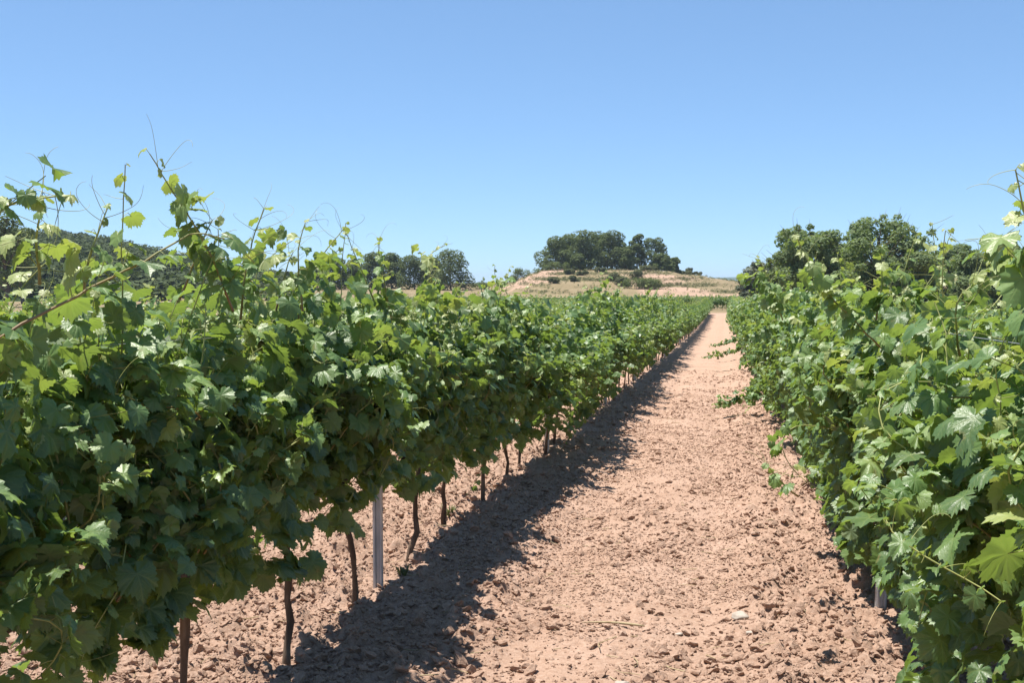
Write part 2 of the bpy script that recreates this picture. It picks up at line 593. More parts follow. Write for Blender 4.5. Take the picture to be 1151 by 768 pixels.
def leaf_templates(lod, r, nvar=16):
    if lod == 0:
        half = [0, 7, 13, 20, 26, 33, 39, 46, 52, 59, 65, 72, 78, 86, 95, 105, 113, 122, 130, 140, 150, 160, 168, 176]
    elif lod == 1:
        half = [0, 26, 52, 78, 105, 140, 172]
    else:
        half = [0, 60, 150]
    th = np.array([-h for h in half[:0:-1]] + half, float)
    Vs, L = [], None
    for k in range(nvar):
        sin_d = 0.75 + 0.35 * r.random()
        rr = np.interp(np.abs(th), OUT_DEG, [a if q % 2 == 0 else 1 - (1 - a) * sin_d for q, a in enumerate(OUT_R)])
        if lod == 0:
            saw = np.where(np.arange(len(th)) % 2 == 0, 0.935, 1.075)
            rr = rr * saw * (1 + 0.06 * (r.random(len(th)) - 0.5))
        if lod == 2:
            rr = np.array([0.6, 0.85, 1.0, 0.85, 0.6])
        asym = 1 + 0.08 * (r.random() - .5) * np.sign(th)
        X = rr * np.sin(np.radians(th)) * asym
        Y = rr * np.cos(np.radians(th))
        cup, fold, wav, ph = 0.05 + 0.36 * r.random(), -0.08 + 0.75 * r.random() ** 1.6, 0.07 + 0.14 * r.random(), 6.28 * r.random()
        roll = 0.7 * (r.random() - 0.25)

        def lift(X, Y):
            q = np.sqrt(X * X + Y * Y)
            t = np.arctan2(X, Y)
            z = -cup * q * q + fold * np.abs(X) * (0.6 + 0.4 * q) + wav * q * q * np.sin(3 * t + ph) + 0.5 * wav * q * q * np.sin(7 * t + 2 * ph)
            z += 0.045 * q * np.cos(t / R(52) * 2 * np.pi) * -1.0 * (np.abs(t) < R(130))
            z -= roll * np.maximum(0, Y - 0.25) ** 2 * 1.1
            return z
        rings = [(X, Y)] if lod else [(X * 0.5, Y * 0.5), (X, Y)]
        P = [np.array([[0, 0, 0.0]])] + [np.stack([a, b, lift(a, b)], -1) for a, b in rings]
        P = np.concatenate(P)
        if lod == 0:
            P[1:, 2] += r.normal(0, 0.022, len(P) - 1)
        Vs.append(P)
    n = len(th)
    f3 = np.array([[0, 1 + j + 1, 1 + j] for j in range(n - 1)])
    f4 = None
    if lod == 0:
        f4 = np.array([[1 + j, 1 + j + 1, 1 + n + j + 1, 1 + n + j] for j in range(n - 1)])
    lp = np.array(Vs)[:, :, :2]
    return np.array(Vs), f3, f4, lp


TEMPL = {k: leaf_templates(k, np.random.default_rng(5 + k)) for k in (0, 1, 2)}


def leaves_mesh(name, pos, nor, tip, size, tint, lod, mat, parent, seed):
    r = np.random.default_rng(seed)
    V, f3, f4, lp = TEMPL[lod]
    pos, nor, tip = map(lambda a: np.asarray(a, float), (pos, nor, tip))
    size, tint = np.asarray(size, float), np.asarray(tint, float)
    nor = nor / (np.linalg.norm(nor, axis=1)[:, None] + 1e-9)
    tip = tip - nor * np.sum(tip * nor, 1)[:, None]
    tip = tip / (np.linalg.norm(tip, axis=1)[:, None] + 1e-9)
    b = np.cross(tip, nor)
    k = len(pos)
    idx = r.integers(0, len(V), k)
    P = V[idx] * size[:, None, None]
    flip = np.where(r.random(k) < 0.5, 1, 1)
    Q = pos[:, None] + P[..., :1] * b[:, None] + P[..., 1:2] * tip[:, None] + P[..., 2:] * nor[:, None]
    m = V.shape[1]
    off = (np.arange(k) * m)[:, None, None]
    Fs = [(f3[None] + off).reshape(-1, 3)]
    if f4 is not None:
        Fs.append((f4[None] + off).reshape(-1, 4))
    at_ = {'tint': ('FLOAT', np.repeat(tint, m))}
    if lod == 0:
        at_['lp'] = ('FLOAT_VECTOR', np.concatenate([lp[idx], np.zeros((k, m, 1))], -1).reshape(-1, 3))
    return mesh_obj(name, Q.reshape(-1, 3), Fs, mat, parent, lod == 0, at_)


SUNV = np.array(sd)


class Vine:
    """grows one grapevine in its own space: x across the row, y along it"""

    def __init__(s, seed, side, lod, reach=(0.45, 0.45), low=0.45, top=1.72, lush=1.0):
        s.r = np.random.default_rng(seed)
        s.seed, s.lod, s.low, s.top, s.reach, s.side = seed, lod, low, top, reach, side
        s.pos, s.nor, s.tip, s.size, s.tint = [], [], [], [], []
        s.sh = Buf()
        s.trunk = Buf()
        s.lush = lush
        s.grow()

    def leaf(s, p, out, size, tint, young=False):
        r = s.r
        n = np.array([out[0], out[1], 0.0]) * 0.55 + np.array([0, 0, 0.70]) + SUNV * 0.18 + r.normal(0, 0.44, 3)
        t = np.array([out[0], out[1], 0]) * 0.55 + np.array([0, 0, -0.75]) + r.normal(0, 0.35, 3)
        s.pos.append(p); s.nor.append(n); s.tip.append(t); s.size.append(size); s.tint.append(tint)

    def shoot(s, p, d, length, grav, confine, thick=0.0042, hero=None, sparse=1.0, lat=True, brown=1.0):
        r = s.r
        step = 0.055 if hero is None else 0.042
        n = max(4, int(length / step))
        pts = [np.array(p, float)]
        if hero is not None:
            H = np.array(hero, float)
            seg = np.concatenate([[0], np.cumsum(np.linalg.norm(np.diff(H, axis=0), axis=1))])
            n = max(6, int(seg[-1] / step))
            tt = np.linspace(0, seg[-1], n + 1)
            pts = [np.array([np.interp(q, seg, H[:, c]) for c in range(3)]) for q in tt]
            A = np.array(pts)
            for _ in range(3):
                A[1:-1] = (A[:-2] + 2 * A[1:-1] + A[2:]) / 4
            A[1:-1] += r.normal(0, 0.0014, A[1:-1].shape)
            pts = list(A)
        else:
            d = np.array(d, float)
            for k in range(n):
                q = pts[-1]
                d = d + r.normal(0, 0.11, 3) + np.array([0, 0, -grav * (0.4 + 1.2 * k / n)])
                if confine and q[2] < s.top - 0.2:
                    d[0] -= 0.35 * q[0] / 0.35
                    d[2] += 0.06
                if q[2] < s.low + 0.06 and d[2] < 0:
                    d[2] += 0.25
                lim = s.reach[0] if q[0] < 0 else s.reach[1]
                if abs(q[0]) > lim:
                    d[0] -= 0.45 * np.sign(q[0])
                if abs(q[1]) > 0.75:
                    d[1] -= 0.25 * np.sign(q[1])
                d /= np.linalg.norm(d) + 1e-9
                pts.append(q + d * step)
        n = len(pts) - 1
        P = np.array(pts)
        u = np.linspace(0, 1, len(P))
        if s.lod < 2:
            s.sh.tube(P, thick * (1 - 0.72 * u) + 0.0006, 5 if s.lod == 0 else 3, tint=(0.30 + 0.55 * u ** 0.7 + r.normal(0, 0.06)) * brown, cap=False)
        az = r.random() * 6.28
        for k in range(1, n + 1):
            az += np.pi + r.normal(0, 0.5)
            if s.lod == 2 and r.random() < 0.5:
                continue
            if r.random() > sparse:
                continue
            left = n - k
            sz = 0.064 * (0.55 + 0.85 * r.random() ** 1.4)
            young = 0.0
            if left < 8:
                f = (left + 0.6) / 8
                sz *= 0.16 + 0.84 * f ** 0.8
                young = 1 - f
                if hero is not None:
                    sz = max(sz, 0.014 + 0.014 * r.random())
            pet = sz * (0.55 + 0.5 * r.random())
            out = np.array([math.cos(az) * 1.25, math.sin(az), 0.25 + r.normal(0, 0.3)])
            out[0] += 0.6 * np.sign(P[k][0]) * min(1, abs(P[k][0]) / 0.2)
            out /= np.linalg.norm(out)
            e = P[k] + out * pet
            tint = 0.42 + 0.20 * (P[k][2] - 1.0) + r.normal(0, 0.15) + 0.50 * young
            if s.lod < 2 and sz > 0.02:
                mid = P[k] + out * pet * 0.55 + np.array([0, 0, 0.012])
                s.sh.tube([P[k], mid, e], 0.0013, 3, tint=0.62, cap=False)
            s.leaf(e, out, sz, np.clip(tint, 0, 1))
            if s.lod == 0 and left < 9 and k % 3 and r.random() < 0.6:
                s.tendril(P[k], -out + np.array([0, 0, 0.5]))
            if lat and r.random() < 0.42 and left > 3:                    # short side shoot
                ld = out * 0.8 + np.array([0, 0, 0.35]) + r.normal(0, 0.2, 3)
                ld /= np.linalg.norm(ld)
                q = P[k].copy()
                for j in range(r.integers(2, 5)):
                    q = q + ld * 0.045 + np.array([0, 0, -0.004 * j])
                    o2 = ld + r.normal(0, 0.7, 3)
                    o2 /= np.linalg.norm(o2)
                    s.leaf(q + o2 * 0.03, o2, 0.050 * (0.6 + 0.6 * r.random()), np.clip(tint + 0.12 + r.normal(0, 0.08), 0, 1))
                if s.lod == 0:
                    s.sh.tube([P[k], (P[k] + q) / 2, q], 0.0016, 3, tint=0.7, cap=False)

    def tendril(s, p, d, length=None):
        r = s.r
        L = length or 0.07 + 0.12 * r.random()
        d = np.array(d, float) + r.normal(0, 0.4, 3)
        d /= np.linalg.norm(d)
        q, pts = np.array(p, float), [np.array(p, float)]
        ax = r.normal(0, 1, 3)
        ax /= np.linalg.norm(ax)
        n = 14
        for k in range(n):
            a = 0.06 + 0.55 * max(0, k / n - 0.5) * 2
            d = d * math.cos(a) + np.cross(ax, d) * math.sin(a)
            d /= np.linalg.norm(d)
            q = q + d * L / n
            pts.append(q)
        s.sh.tube(pts, np.linspace(0.0013, 0.0006, n + 1), 3, tint=0.78, cap=False)

    def grow(s):
        r = s.r
        # trunk and cordon
        lean = r.normal(0, 0.05, 2)
        zt = 0.66 + r.normal(0, 0.03)
        zz = np.linspace(-0.12, zt, 9)
        wob = np.cumsum(r.normal(0, 0.013, (9, 2)), 0)
        P = np.column_stack([lean[0] * zz / zt + wob[:, 0], lean[1] * zz / zt + wob[:, 1], zz])
        rad = (0.0155 if s.lod == 0 else 0.0135) * (1 + 0.45 * np.exp(-((zz + 0.02) / 0.09) ** 2) + 0.35 * np.exp(-((zz - zt) / 0.1) ** 2)) * (1 + 0.12 * r.normal(0, 1, 9))
        s.trunk.tube(P, np.clip(rad, 0.011, 0.04), 8 if s.lod == 0 else 5)
        head = P[-1]
        for sg in (-1, 1):
            q = np.array([head + np.array([r.normal(0, 0.012), sg * 0.5 * k / 4, 0.03 * math.sin(k * .8) + 0.015 * k / 4]) for k in range(5)])
            q[0] = head
            s.trunk.tube(q, np.linspace(0.016, 0.010, 5), 6 if s.lod == 0 else 4)
        ns = int(26 * s.lush)
        for k in range(ns):
            y0 = -0.52 + 1.04 * (k + r.random()) / ns
            p = head + np.array([r.normal(0, 0.02), y0, 0.05])
            kind = r.random()
            if kind < 0.56:
                L = (s.top - p[2]) * (0.78 + 0.36 * r.random() + (0.35 if r.random() < .16 else 0))
                s.shoot(p, (r.normal(0, 0.32), r.normal(0, 0.28), 1), L, 0.012, True)
            else:
                wl, wr = s.reach[0], s.reach[1]
                sg = -1 if r.random() < wl / (wl + wr) else 1
                lim = wl if sg < 0 else wr
                s.shoot(p, (sg * (0.35 + 0.5 * r.random()) * min(1, lim / 0.4), r.normal(0, 0.4), 0.9), 0.75 + 0.65 * r.random() * max(1, lim / 0.45), 0.085 + 0.05 * r.random(), False)
        # shoots that have slid off the wires and hang over the path
        for k in range(r.integers(1, 4)):
            sg = (1 if s.side == 'L' else -1) * (1 if r.random() < .8 else -1)
            p = head + np.array([0.0, r.uniform(-.5, .5), 0.25 + 0.4 * r.random()])
            lo, s.low = s.low, s.low - (0.10 if s.lod == 0 else 0.16)
            s.shoot(p, (sg * (0.55 + 0.4 * r.random()), r.normal(0, 0.5), 0.5), 0.7 + 0.5 * r.random(), 0.14, False)
            s.low = lo
        # shaded leaves inside and low on the curtain
        nf = int((300 if s.lod == 0 else 160 if s.lod == 1 else 90) * s.lush)
        for k in range(nf):
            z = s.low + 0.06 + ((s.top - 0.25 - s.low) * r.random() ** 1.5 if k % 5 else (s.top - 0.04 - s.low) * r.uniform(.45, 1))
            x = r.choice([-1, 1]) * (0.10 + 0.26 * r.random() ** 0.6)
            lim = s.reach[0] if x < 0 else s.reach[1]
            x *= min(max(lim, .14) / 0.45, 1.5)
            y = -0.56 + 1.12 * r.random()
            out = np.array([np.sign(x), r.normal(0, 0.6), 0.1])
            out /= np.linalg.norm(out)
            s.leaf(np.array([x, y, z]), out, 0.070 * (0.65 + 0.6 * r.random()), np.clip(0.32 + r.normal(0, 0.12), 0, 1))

    def build(s, loc, rz=0.0):
        root = empty('grapevine', loc, rz)
        s.trunk.build('trunk', M_BARK, root, True)
        if s.lod < 2:
            s.sh.build('shoots', M_SHOOT, root, True)
        sc = 1.0 if s.lod == 0 else 1.05 if s.lod == 1 else 1.45
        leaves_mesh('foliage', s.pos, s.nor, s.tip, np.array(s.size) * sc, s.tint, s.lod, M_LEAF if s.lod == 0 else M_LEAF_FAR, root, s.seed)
        return root


def copy_tree(o):
    c = o.copy()
    COL.objects.link(c)
    for ch in o.children:
        d = ch.copy()
        COL.objects.link(d)
        d.parent = c
        d.matrix_parent_inverse = ch.matrix_parent_inverse.copy()
    return c


ORD = ['first', 'second', 'third', 'fourth', 'fifth', 'sixth', 'seventh', 'eighth', 'ninth', 'tenth', 'eleventh', 'twelfth']
SPACING, Y0 = 1.064, 4.84
POST0, POSTS = 6.30, 6.38


def soil_at(x, y):
    return float(base_z(x, y) - 0.055)


# shoots that stand up out of the hedge, each given as points (direction, direction, metres ahead)
HERO = {
    ('L', -1): [[(-60, 420, 2.75), (0, 378, 2.8), (100, 325, 3.0), (170, 290, 3.2), (222, 258, 3.4), (262, 272, 3.55), (287, 296, 3.7)],
                [(-40, 300, 2.95), (0, 232, 2.9), (38, 218, 2.95), (62, 222, 3.0), (82, 222, 3.02)],
                [(95, 330, 3.3), (100, 285, 3.3), (118, 250, 3.33), (123, 234, 3.35)],
                [(45, 320, 3.2), (40, 262, 3.15), (52, 236, 3.1), (48, 222, 3.1)]],
    ('L', 0): [[(262, 350, 4.2), (240, 290, 4.1), (218, 250, 4.05), (198, 218, 4.0), (183, 195, 3.95), (171, 174, 3.9)],
               [(270, 360, 4.5), (276, 300, 4.5), (288, 262, 4.5), (298, 236, 4.5)],
               [(200, 340, 4.2), (222, 290, 4.2), (232, 262, 4.15), (240, 248, 4.1)]],
    ('L', 1): [[(335, 360, 5.3), (345, 310, 5.3), (366, 282, 5.3), (388, 256, 5.3)],
               [(340, 350, 5.0), (334, 290, 5.0), (338, 262, 5.0), (345, 248, 5.0)],
               [(310, 350, 4.9), (322, 300, 4.9), (330, 284, 4.9)]],
    ('L', 2): [[(425, 350, 6.4), (405, 300, 6.3), (396, 280, 6.3), (390, 262, 6.3)],
               [(440, 360, 6.6), (430, 305, 6.6), (424, 282, 6.5), (428, 268, 6.5)]],
    ('L', 4): [[(480, 350, 8.3), (486, 310, 8.3), (478, 288, 8.2), (500, 276, 8.2)]],
    ('L', 6): [[(528, 360, 9.9), (524, 330, 9.9), (526, 312, 9.9), (530, 305, 9.9)],
               [(566, 350, 10.6), (563, 320, 10.6), (561, 300, 10.6), (560, 284, 10.6)]],
    ('R', -2): [[(1190, 420, 3.0), (1168, 320, 2.9), (1152, 255, 2.85), (1143, 215, 2.8), (1138, 192, 2.8)]],
    ('R', -1): [[(1175, 380, 3.6), (1150, 300, 3.5), (1122, 275, 3.45), (1108, 268, 3.4)],
                [(1080, 400, 4.0), (1072, 340, 3.9), (1085, 315, 3.9), (1098, 322, 3.9)]],
    ('R', 1): [[(1000, 400, 5.4), (960, 360, 5.3), (930, 330, 5.2), (905, 290, 5.1), (895, 268, 5.05)],
               [(900, 560, 5.3), (880, 545, 5.25), (868, 528, 5.2), (864, 524, 5.2)]],
    ('R', 2): [[(985, 360, 6.2), (992, 310, 6.2), (990, 285, 6.2), (985, 272, 6.2)]],
    ('R', 3): [[(880, 360, 7.6), (870, 325, 7.5), (858, 300, 7.4), (850, 288, 7.3)]],
}

RUNNERS = {12: [[(880, 418, 17.3), (852, 440, 17.3), (832, 452, 17.3), (815, 457, 17.2), (803, 459, 17.2)]],
           11: [[(875, 425, 16.2), (850, 452, 16.2), (836, 458, 16.1)]],
           24: [[(850, 380, 29.5), (828, 395, 29.5), (808, 401, 29.5), (790, 402, 29.5)]],
           29: [[(840, 372, 35), (822, 384, 35), (806, 388, 35), (797, 390, 35)]]}
near = {}
for side, X in (('L', ROW_L), ('R', ROW_R)):
    ks = range(-3, 6) if side == 'L' else range(-3, 6)
    for k in ks:
        y = Y0 + SPACING * k + random.uniform(-.05, .05)
        x = X + random.uniform(-.03, .03)
        z = soil_at(x, y)
        seed = 100 + k + (50 if side == 'R' else 0)
        if side == 'L':
            v = Vine(seed, side, 0, (0.07, 0.20 + random.uniform(-.06, .08)), (.48 if k < -1 else 0.53 if k < 3 else 0.41) + random.uniform(-.08, .07), (1.66 if k < 1 else 1.70 if k < 2 else 1.72) + random.uniform(-.07, .08), (1.14 if k < 2 else 1.05) + random.uniform(-.10, .10))
        else:
            v = Vine(seed, side, 0, (0.16 if k < -1 else 0.15 if k in (0, 1) else 0.22 + random.uniform(-.06, .14), 0.36), 0.24 if k in (0, 1) else 0.17, (1.53 if k < 1 else 1.62) + random.uniform(-.06, .07), 1.2)
        for nh, H in enumerate(HERO.get((side, k), [])):
            W = np.array([at(*h) for h in H]) - np.array([x, y, z])
            if (side, k, nh) == ('L', -1, 0):                           # the long bare brown cane
                v.shoot(W[0], None, 0, 0, False, 0.0040, hero=W, sparse=0.36, lat=False, brown=0.85)
            else:
                v.shoot(W[0], None, 0, 0, False, 0.0046, hero=W, sparse=1.0)
            for _ in range(3):
                v.tendril(W[-1] + (W[-2] - W[-1]) * v.r.random(), v.r.normal(0, 1, 3) + np.array([0, 0, .4]), 0.10 + 0.14 * v.r.random())
        o = v.build((x, y, z))
        near[(side, k)] = o

GL, GR = 'grapevines of the row left of the path', 'grapevines of the row right of the path'
NEAR_LABELS = {
    ('L', -3): 'leafy grapevine whose trunk lies out of frame, nearest on the left row',
    ('L', -2): 'tall leafy grapevine filling the left edge of the photo',
    ('L', -1): 'grapevine at lower left with dark shaded lower leaves and a long brown diagonal cane',
    ('L', 0): 'left row grapevine with thick dark trunk and one long shoot rising highest against sky',
    ('L', 1): 'left row grapevine with straight dark trunk just before the nearest steel post',
    ('L', 2): 'left row grapevine with slanting thin trunk just behind the nearest steel post',
    ('L', 3): 'left row grapevine, second past the nearest steel post, low hanging dark leaves',
    ('L', 4): 'left row grapevine, third past the nearest steel post, crooked trunk',
    ('L', 5): 'left row grapevine, fourth past the nearest steel post, straight bare trunk',
    ('R', -3): 'leafy grapevine cut off by the right edge, nearest on the right row',
    ('R', -2): 'right row grapevine with big pale leaves at the lower right corner and tall shoot',
    ('R', -1): 'right row grapevine with large bright leaves hanging down to the bare soil clods',
    ('R', 0): 'right row grapevine just before the half hidden steel post',
    ('R', 1): 'right row grapevine with reddish trunk just behind the half hidden steel post',
    ('R', 2): 'right row grapevine, second behind the half hidden steel post, sprawling leaves',
    ('R', 3): 'right row grapevine, third behind the half hidden steel post, dense lit leaves',
    ('R', 4): 'right row grapevine, fourth behind the half hidden steel post, leaves near ground',
    ('R', 5): 'right row grapevine, fifth behind the half hidden steel post, leaves near ground',
}
for key, o in near.items():
    tag(o, NEAR_LABELS[key], 'grapevine', GL if key[0] == 'L' else GR)

# the rest of the two rows: copies of a few grown vines
protos = {}
for side in 'LR':
    for lod, cnt in ((1, 8), (2, 7)):
        for q in range(cnt):
            s0 = 1000 + lod * 100 + q + (40 if side == 'R' else 0)
            if side == 'L':
                v = Vine(s0, side, lod, (0.07, 0.27 + random.uniform(-.10, .16)), 0.37 + random.uniform(-.14, .10), 1.70 + random.uniform(-.12, .12), 1.0 + random.uniform(-.2, .15))
            else:
                v = Vine(s0, side, lod, (0.27 + random.uniform(-.08, .12) + (0.25 if q == 1 else 0), 0.40), 0.14, 1.70 + random.uniform(-.10, .12), 1.1 + random.uniform(-.15, .12))
            protos[(side, lod, q)] = v
used = {}
for side, X in (('L', ROW_L), ('R', ROW_R)):
    k = 6
    while True:
        y = Y0 + SPACING * k + random.uniform(-.06, .06)
        if y > ROW_END:
            break
        x = X + random.uniform(-.04, .04)
        lod = 1 if y < 42 else 2
        q = (k * 5 + (k // 8) * 3) % (8 if lod == 1 else 7)
        rz = 0.0
        loc = (x, y, soil_at(x, y))
        if side == 'R' and k in RUNNERS:
            v = Vine(1500 + k, side, 1, (0.34, 0.40), 0.14, 1.66, 1.15)
            for H in RUNNERS[k]:
                W = np.array([at(*h) for h in H]) - np.array(loc)
                for jit in (0, 0.06):
                    v.shoot(W[0], None, 0, 0, False, 0.005, hero=W + v.r.normal(0, jit, W.shape))
            o = v.build(loc, rz)
        elif (side, lod, q) not in used:
            o = protos[(side, lod, q)].build(loc, rz)
            used[(side, lod, q)] = o
        else:
            o = copy_tree(used[(side, lod, q)])
            o.location = loc
            o.rotation_euler = (0, 0, rz)
        s = random.uniform(0.94, 1.07)
        if not (side == 'R' and k in RUNNERS):
            o.scale = (random.uniform(.85, 1.2), 1, s)
        rowname = 'left' if side == 'L' else 'right'
        n_post = int((y - POST0) // POSTS)
        first_k = math.ceil((POST0 + POSTS * n_post - Y0) / SPACING - 0.08)
        nth = ORD[min(max(k - first_k, 0), 11)]
        if side == 'L' and n_post < 5:
            lab = f'left row grapevine with thin trunk, {nth} past the {ORD[n_post]} steel post'
        elif side == 'R' and y < 22:
            lab = f'right row grapevine, {["sixth","seventh","eighth","ninth","tenth","eleventh","twelfth","thirteenth","fourteenth","fifteenth","sixteenth"][min(k-6,10)]} behind the half hidden steel post, leafy to the ground'
        elif side == 'L':
            lab = 'small distant grapevine of the left row, merged with its neighbours into one green hedge'
        else:
            lab = 'small distant grapevine of the right row, merged with its neighbours into one green hedge'
        tag(o, lab, 'grapevine', GL if side == 'L' else GR)
        k += 1

# ------------------------------------------------------------------ posts and wires
def steel_post(x, y, h, label):
    z0 = soil_at(x, y)
    b = Buf()
    prof = [(-.026, -.016), (-.026, .012), (-.020, .016), (-.012, .016), (-.008, .006), (.008, .006), (.012, .016), (.020, .016), (.026, .012), (.026, -.016), (.023, -.016), (.023, .010), (.019, .0125), (.0135, .0125), (.0095, .003), (-.0095, .003), (-.0135, .0125), (-.019, .0125), (-.023, .010), (-.023, -.016)]
    prof = np.array(prof) * 1.05
    n = len(prof)
    zs = [-0.35, h]
    V = np.array([[px, -py, zz] for zz in zs for px, py in prof])
    q = [[j, (j + 1) % n, n + (j + 1) % n, n + j] for j in range(n)]
    b.add(V, F4=q)
    b.add(V[n:], F4=[[j, (j + 1) % n, (n - 2 - j) % n, n - 1 - j] for j in range(n // 2 - 1)])
    for zz in np.arange(0.35, h, 0.1):                              # punched wire hooks on both edges
        for sg in (-1, 1):
            c = np.array([sg * 0.029, 0.004, zz])
            e = np.array([[-.0025, -.006, -.01], [.0025, -.006, -.006], [.0025, .006, -.006], [-.0025, .006, -.01], [-.0025, -.006, .012], [.0025, -.006, .008], [.0025, .006, .008], [-.0025, .006, .012]]) * np.array([sg, 1, 1])
            b.add(c + e, F4=[[0, 1, 2, 3], [4, 5, 6, 7], [0, 1, 5, 4], [1, 2, 6, 5], [2, 3, 7, 6], [3, 0, 4, 7]])
    root = b.build('steel_post', M_STEEL)
    root.location = (x, y, z0)
    root.rotation_euler = (random.uniform(-.012, .012), random.uniform(-.012, .012), 0.15)
    tag(root, label, 'post', 'steel posts of the vine rows')
    return root


for side, X in (('L', ROW_L), ('R', ROW_R)):
    for n in range(-1, 20):
        y = POST0 + POSTS * n
        if y > ROW_END or y < 0.5:
            continue
        if side == 'L':
            lab = 'nearest steel post under the left vine row, grey with dappled leaf shade' if n == 0 else \
                f'{ORD[n]} grey steel post along the left vine row, half hidden by leaves' if 0 < n < 4 else \
                'small distant grey steel post inside the left vine row'
        else:
            lab = 'short visible foot of a steel post half hidden by the right vine row' if n == 0 else \
                'grey steel post swallowed by the leaves of the right vine row'
        if n < 0:
            continue
        steel_post(X + (0.0 if n else (-0.0 if side == 'L' else -0.03)) - (0.035 if side == 'R' and n == 0 else 0), y, 1.40, lab)

for side, X in (('L', ROW_L), ('R', ROW_R)):
    for h, wd in ((0.68, 'lowest'), (1.05, 'middle'), (1.40, 'topmost')):
        b = Buf()
        yy = np.arange(0.5, ROW_END, 1.02)
        P = np.column_stack([np.full_like(yy, X + 0.036), yy, base_z(np.full_like(yy, X), yy) + 0.05 + h - 0.02 * np.abs(np.sin((yy - POST0) / POSTS * np.pi))])
        b.tube(P, 0.0014, 4)
        o = b.build('trellis_wire', M_WIRE)
        tag(o, f'{wd} thin trellis wire running through the {"left" if side == "L" else "right"} vine row', 'wire', 'trellis wires')

# neighbouring rows that read as one mass of leaves behind the two rows
def vine_mass(name, spots, label):
    pos, nor, tip, siz, tin = [], [], [], [], []
    b = Buf()
    pk = [protos[('L', 2, q)] for q in range(7)]
    arr = [(np.array(v.pos), np.array(v.nor), np.array(v.tip), np.array(v.size), np.array(v.tint)) for v in pk]
    tr = [np.concatenate(v.trunk.V) for v in pk]
    r = np.random.default_rng(77)
    for (x, y, a) in spots:
        q = r.integers(0, 7)
        P, Nn, T, S, C = arr[q]
        c, s = math.cos(a), math.sin(a)
        M = np.array([[c, s, 0], [-s, c, 0], [0, 0, 1]])
        sc = r.uniform(.9, 1.08)
        o = np.array([x, y, soil_at(x, y)])
        pos.append((P * np.array([1, 1, sc])) @ M + o); nor.append(Nn @ M); tip.append(T @ M); siz.append(S * 1.45); tin.append(C)
        zz = np.linspace(-.1, .66, 4)
        b.tube(np.column_stack([np.zeros(4), np.zeros(4), zz]) + o, 0.02, 4)
    root = empty(name, (0, 0, 0))
    leaves_mesh('foliage', np.concatenate(pos), np.concatenate(nor), np.concatenate(tip), np.concatenate(siz), np.concatenate(tin), 2, M_LEAF_FAR, root, 5)
    b.build('trunks', M_BARK, root)
    tag(root, label, 'vine rows', kind='stuff')


sp = []
for n in range(1, 6):
    x = ROW_L - PITCH * n
    for y in np.arange(2.0 + 1.2 * n, ROW_END, SPACING):
        sp.append((x + random.uniform(-.05, .05), y, random.choice([0, math.pi])))
vine_mass('vine_rows', sp, 'further parallel vine rows beyond the left row, a mass of green leaves')
sp = []
for n in range(1, 4):
    x = ROW_R + PITCH * n
    for y in np.arange(2.0 + 2 * n, 92.0 + 8 * n, SPACING):
        sp.append((x + random.uniform(-.05, .05), y, random.choice([0, math.pi])))
vine_mass('vine_rows', sp, 'further parallel vine rows behind the right row, a mass of green leaves')
sp = []
for rowd in (137.0, 140.5, 144.0, 147.5):
    for u in np.arange(-18, 62, 1.1):
        p = FWD * rowd + RGT * u
        sp.append((p[0], p[1], YAW + math.pi / 2 + random.choice([0, math.pi])))
vine_mass('vine_rows', sp, 'vine block across the far end of the path below the straw field')

# ------------------------------------------------------------------ terraced hill
def hill_z(x, y):
    d, u = depth_lat(x, y)
    wob = 6 * (fbm(x * 0.03, y * 0.03, 21, 3) - .5)
    uu = u + wob * 0.5
    E = sstep(-5, 10, uu) * (1 - sstep(28, 60, uu) * 0.80) * sstep(196, 252, d + wob) * (1 - sstep(275, 340, d) * 0.9)
    t = E * 4.35
    fl = np.floor(t)
    t2 = fl + sstep(0.62, 0.98, t - fl)
    return base_z(x, y) + 1.02 * (0.52 * t + 0.48 * t2) + 0.10 * (fbm(x * 0.5, y * 0.5, 22, 3) - .5) - 0.25 * (1 - sstep(0.0, 0.03, E))


ud = np.arange(188, 345, 0.6)
uu = np.arange(-30, 92, 0.6)
UD, UU = np.meshgrid(ud, uu)
HX = UD * FWD[0] + UU * RGT[0]
HY = UD * FWD[1] + UU * RGT[1]
HZg = hill_z(HX, HY)
n1, n2 = UD.shape
i = (np.arange(n1 - 1)[:, None] * n2 + np.arange(n2 - 1)[None])
hq = np.stack([i, i + n2, i + n2 + 1, i + 1], -1).reshape(-1, 4)
slope = np.abs(np.gradient(HZg, 0.6, axis=1))
BANK = np.clip(sstep(0.10, 0.28, slope) * 0.8 * (0.15 + 1.1 * sstep(.38, .62, fbm(HX * .1, HY * .1, 16, 3))), 0, 1)
hill = mesh_obj('terraced_hill', np.stack([HX, HY, HZg], -1).reshape(-1, 3), hq[:, ::-1], M_SOIL, None, True,
                {'tint': ('FLOAT', np.clip(1.0 - 0.85 * sstep(.56, .68, fbm(HX * .08, HY * .08, 6, 2)), 0, 1).ravel()),
                 'veg': ('FLOAT', BANK.ravel())})
tag(hill, kind='structure')


def land_z(x, y):
    d, u = depth_lat(x, y)
    z = float(ground_z(x, y))
    if 188 < d < 345 and -30 < u < 92:
        z = max(z, float(hill_z(np.float64(x), np.float64(y))))
    return z


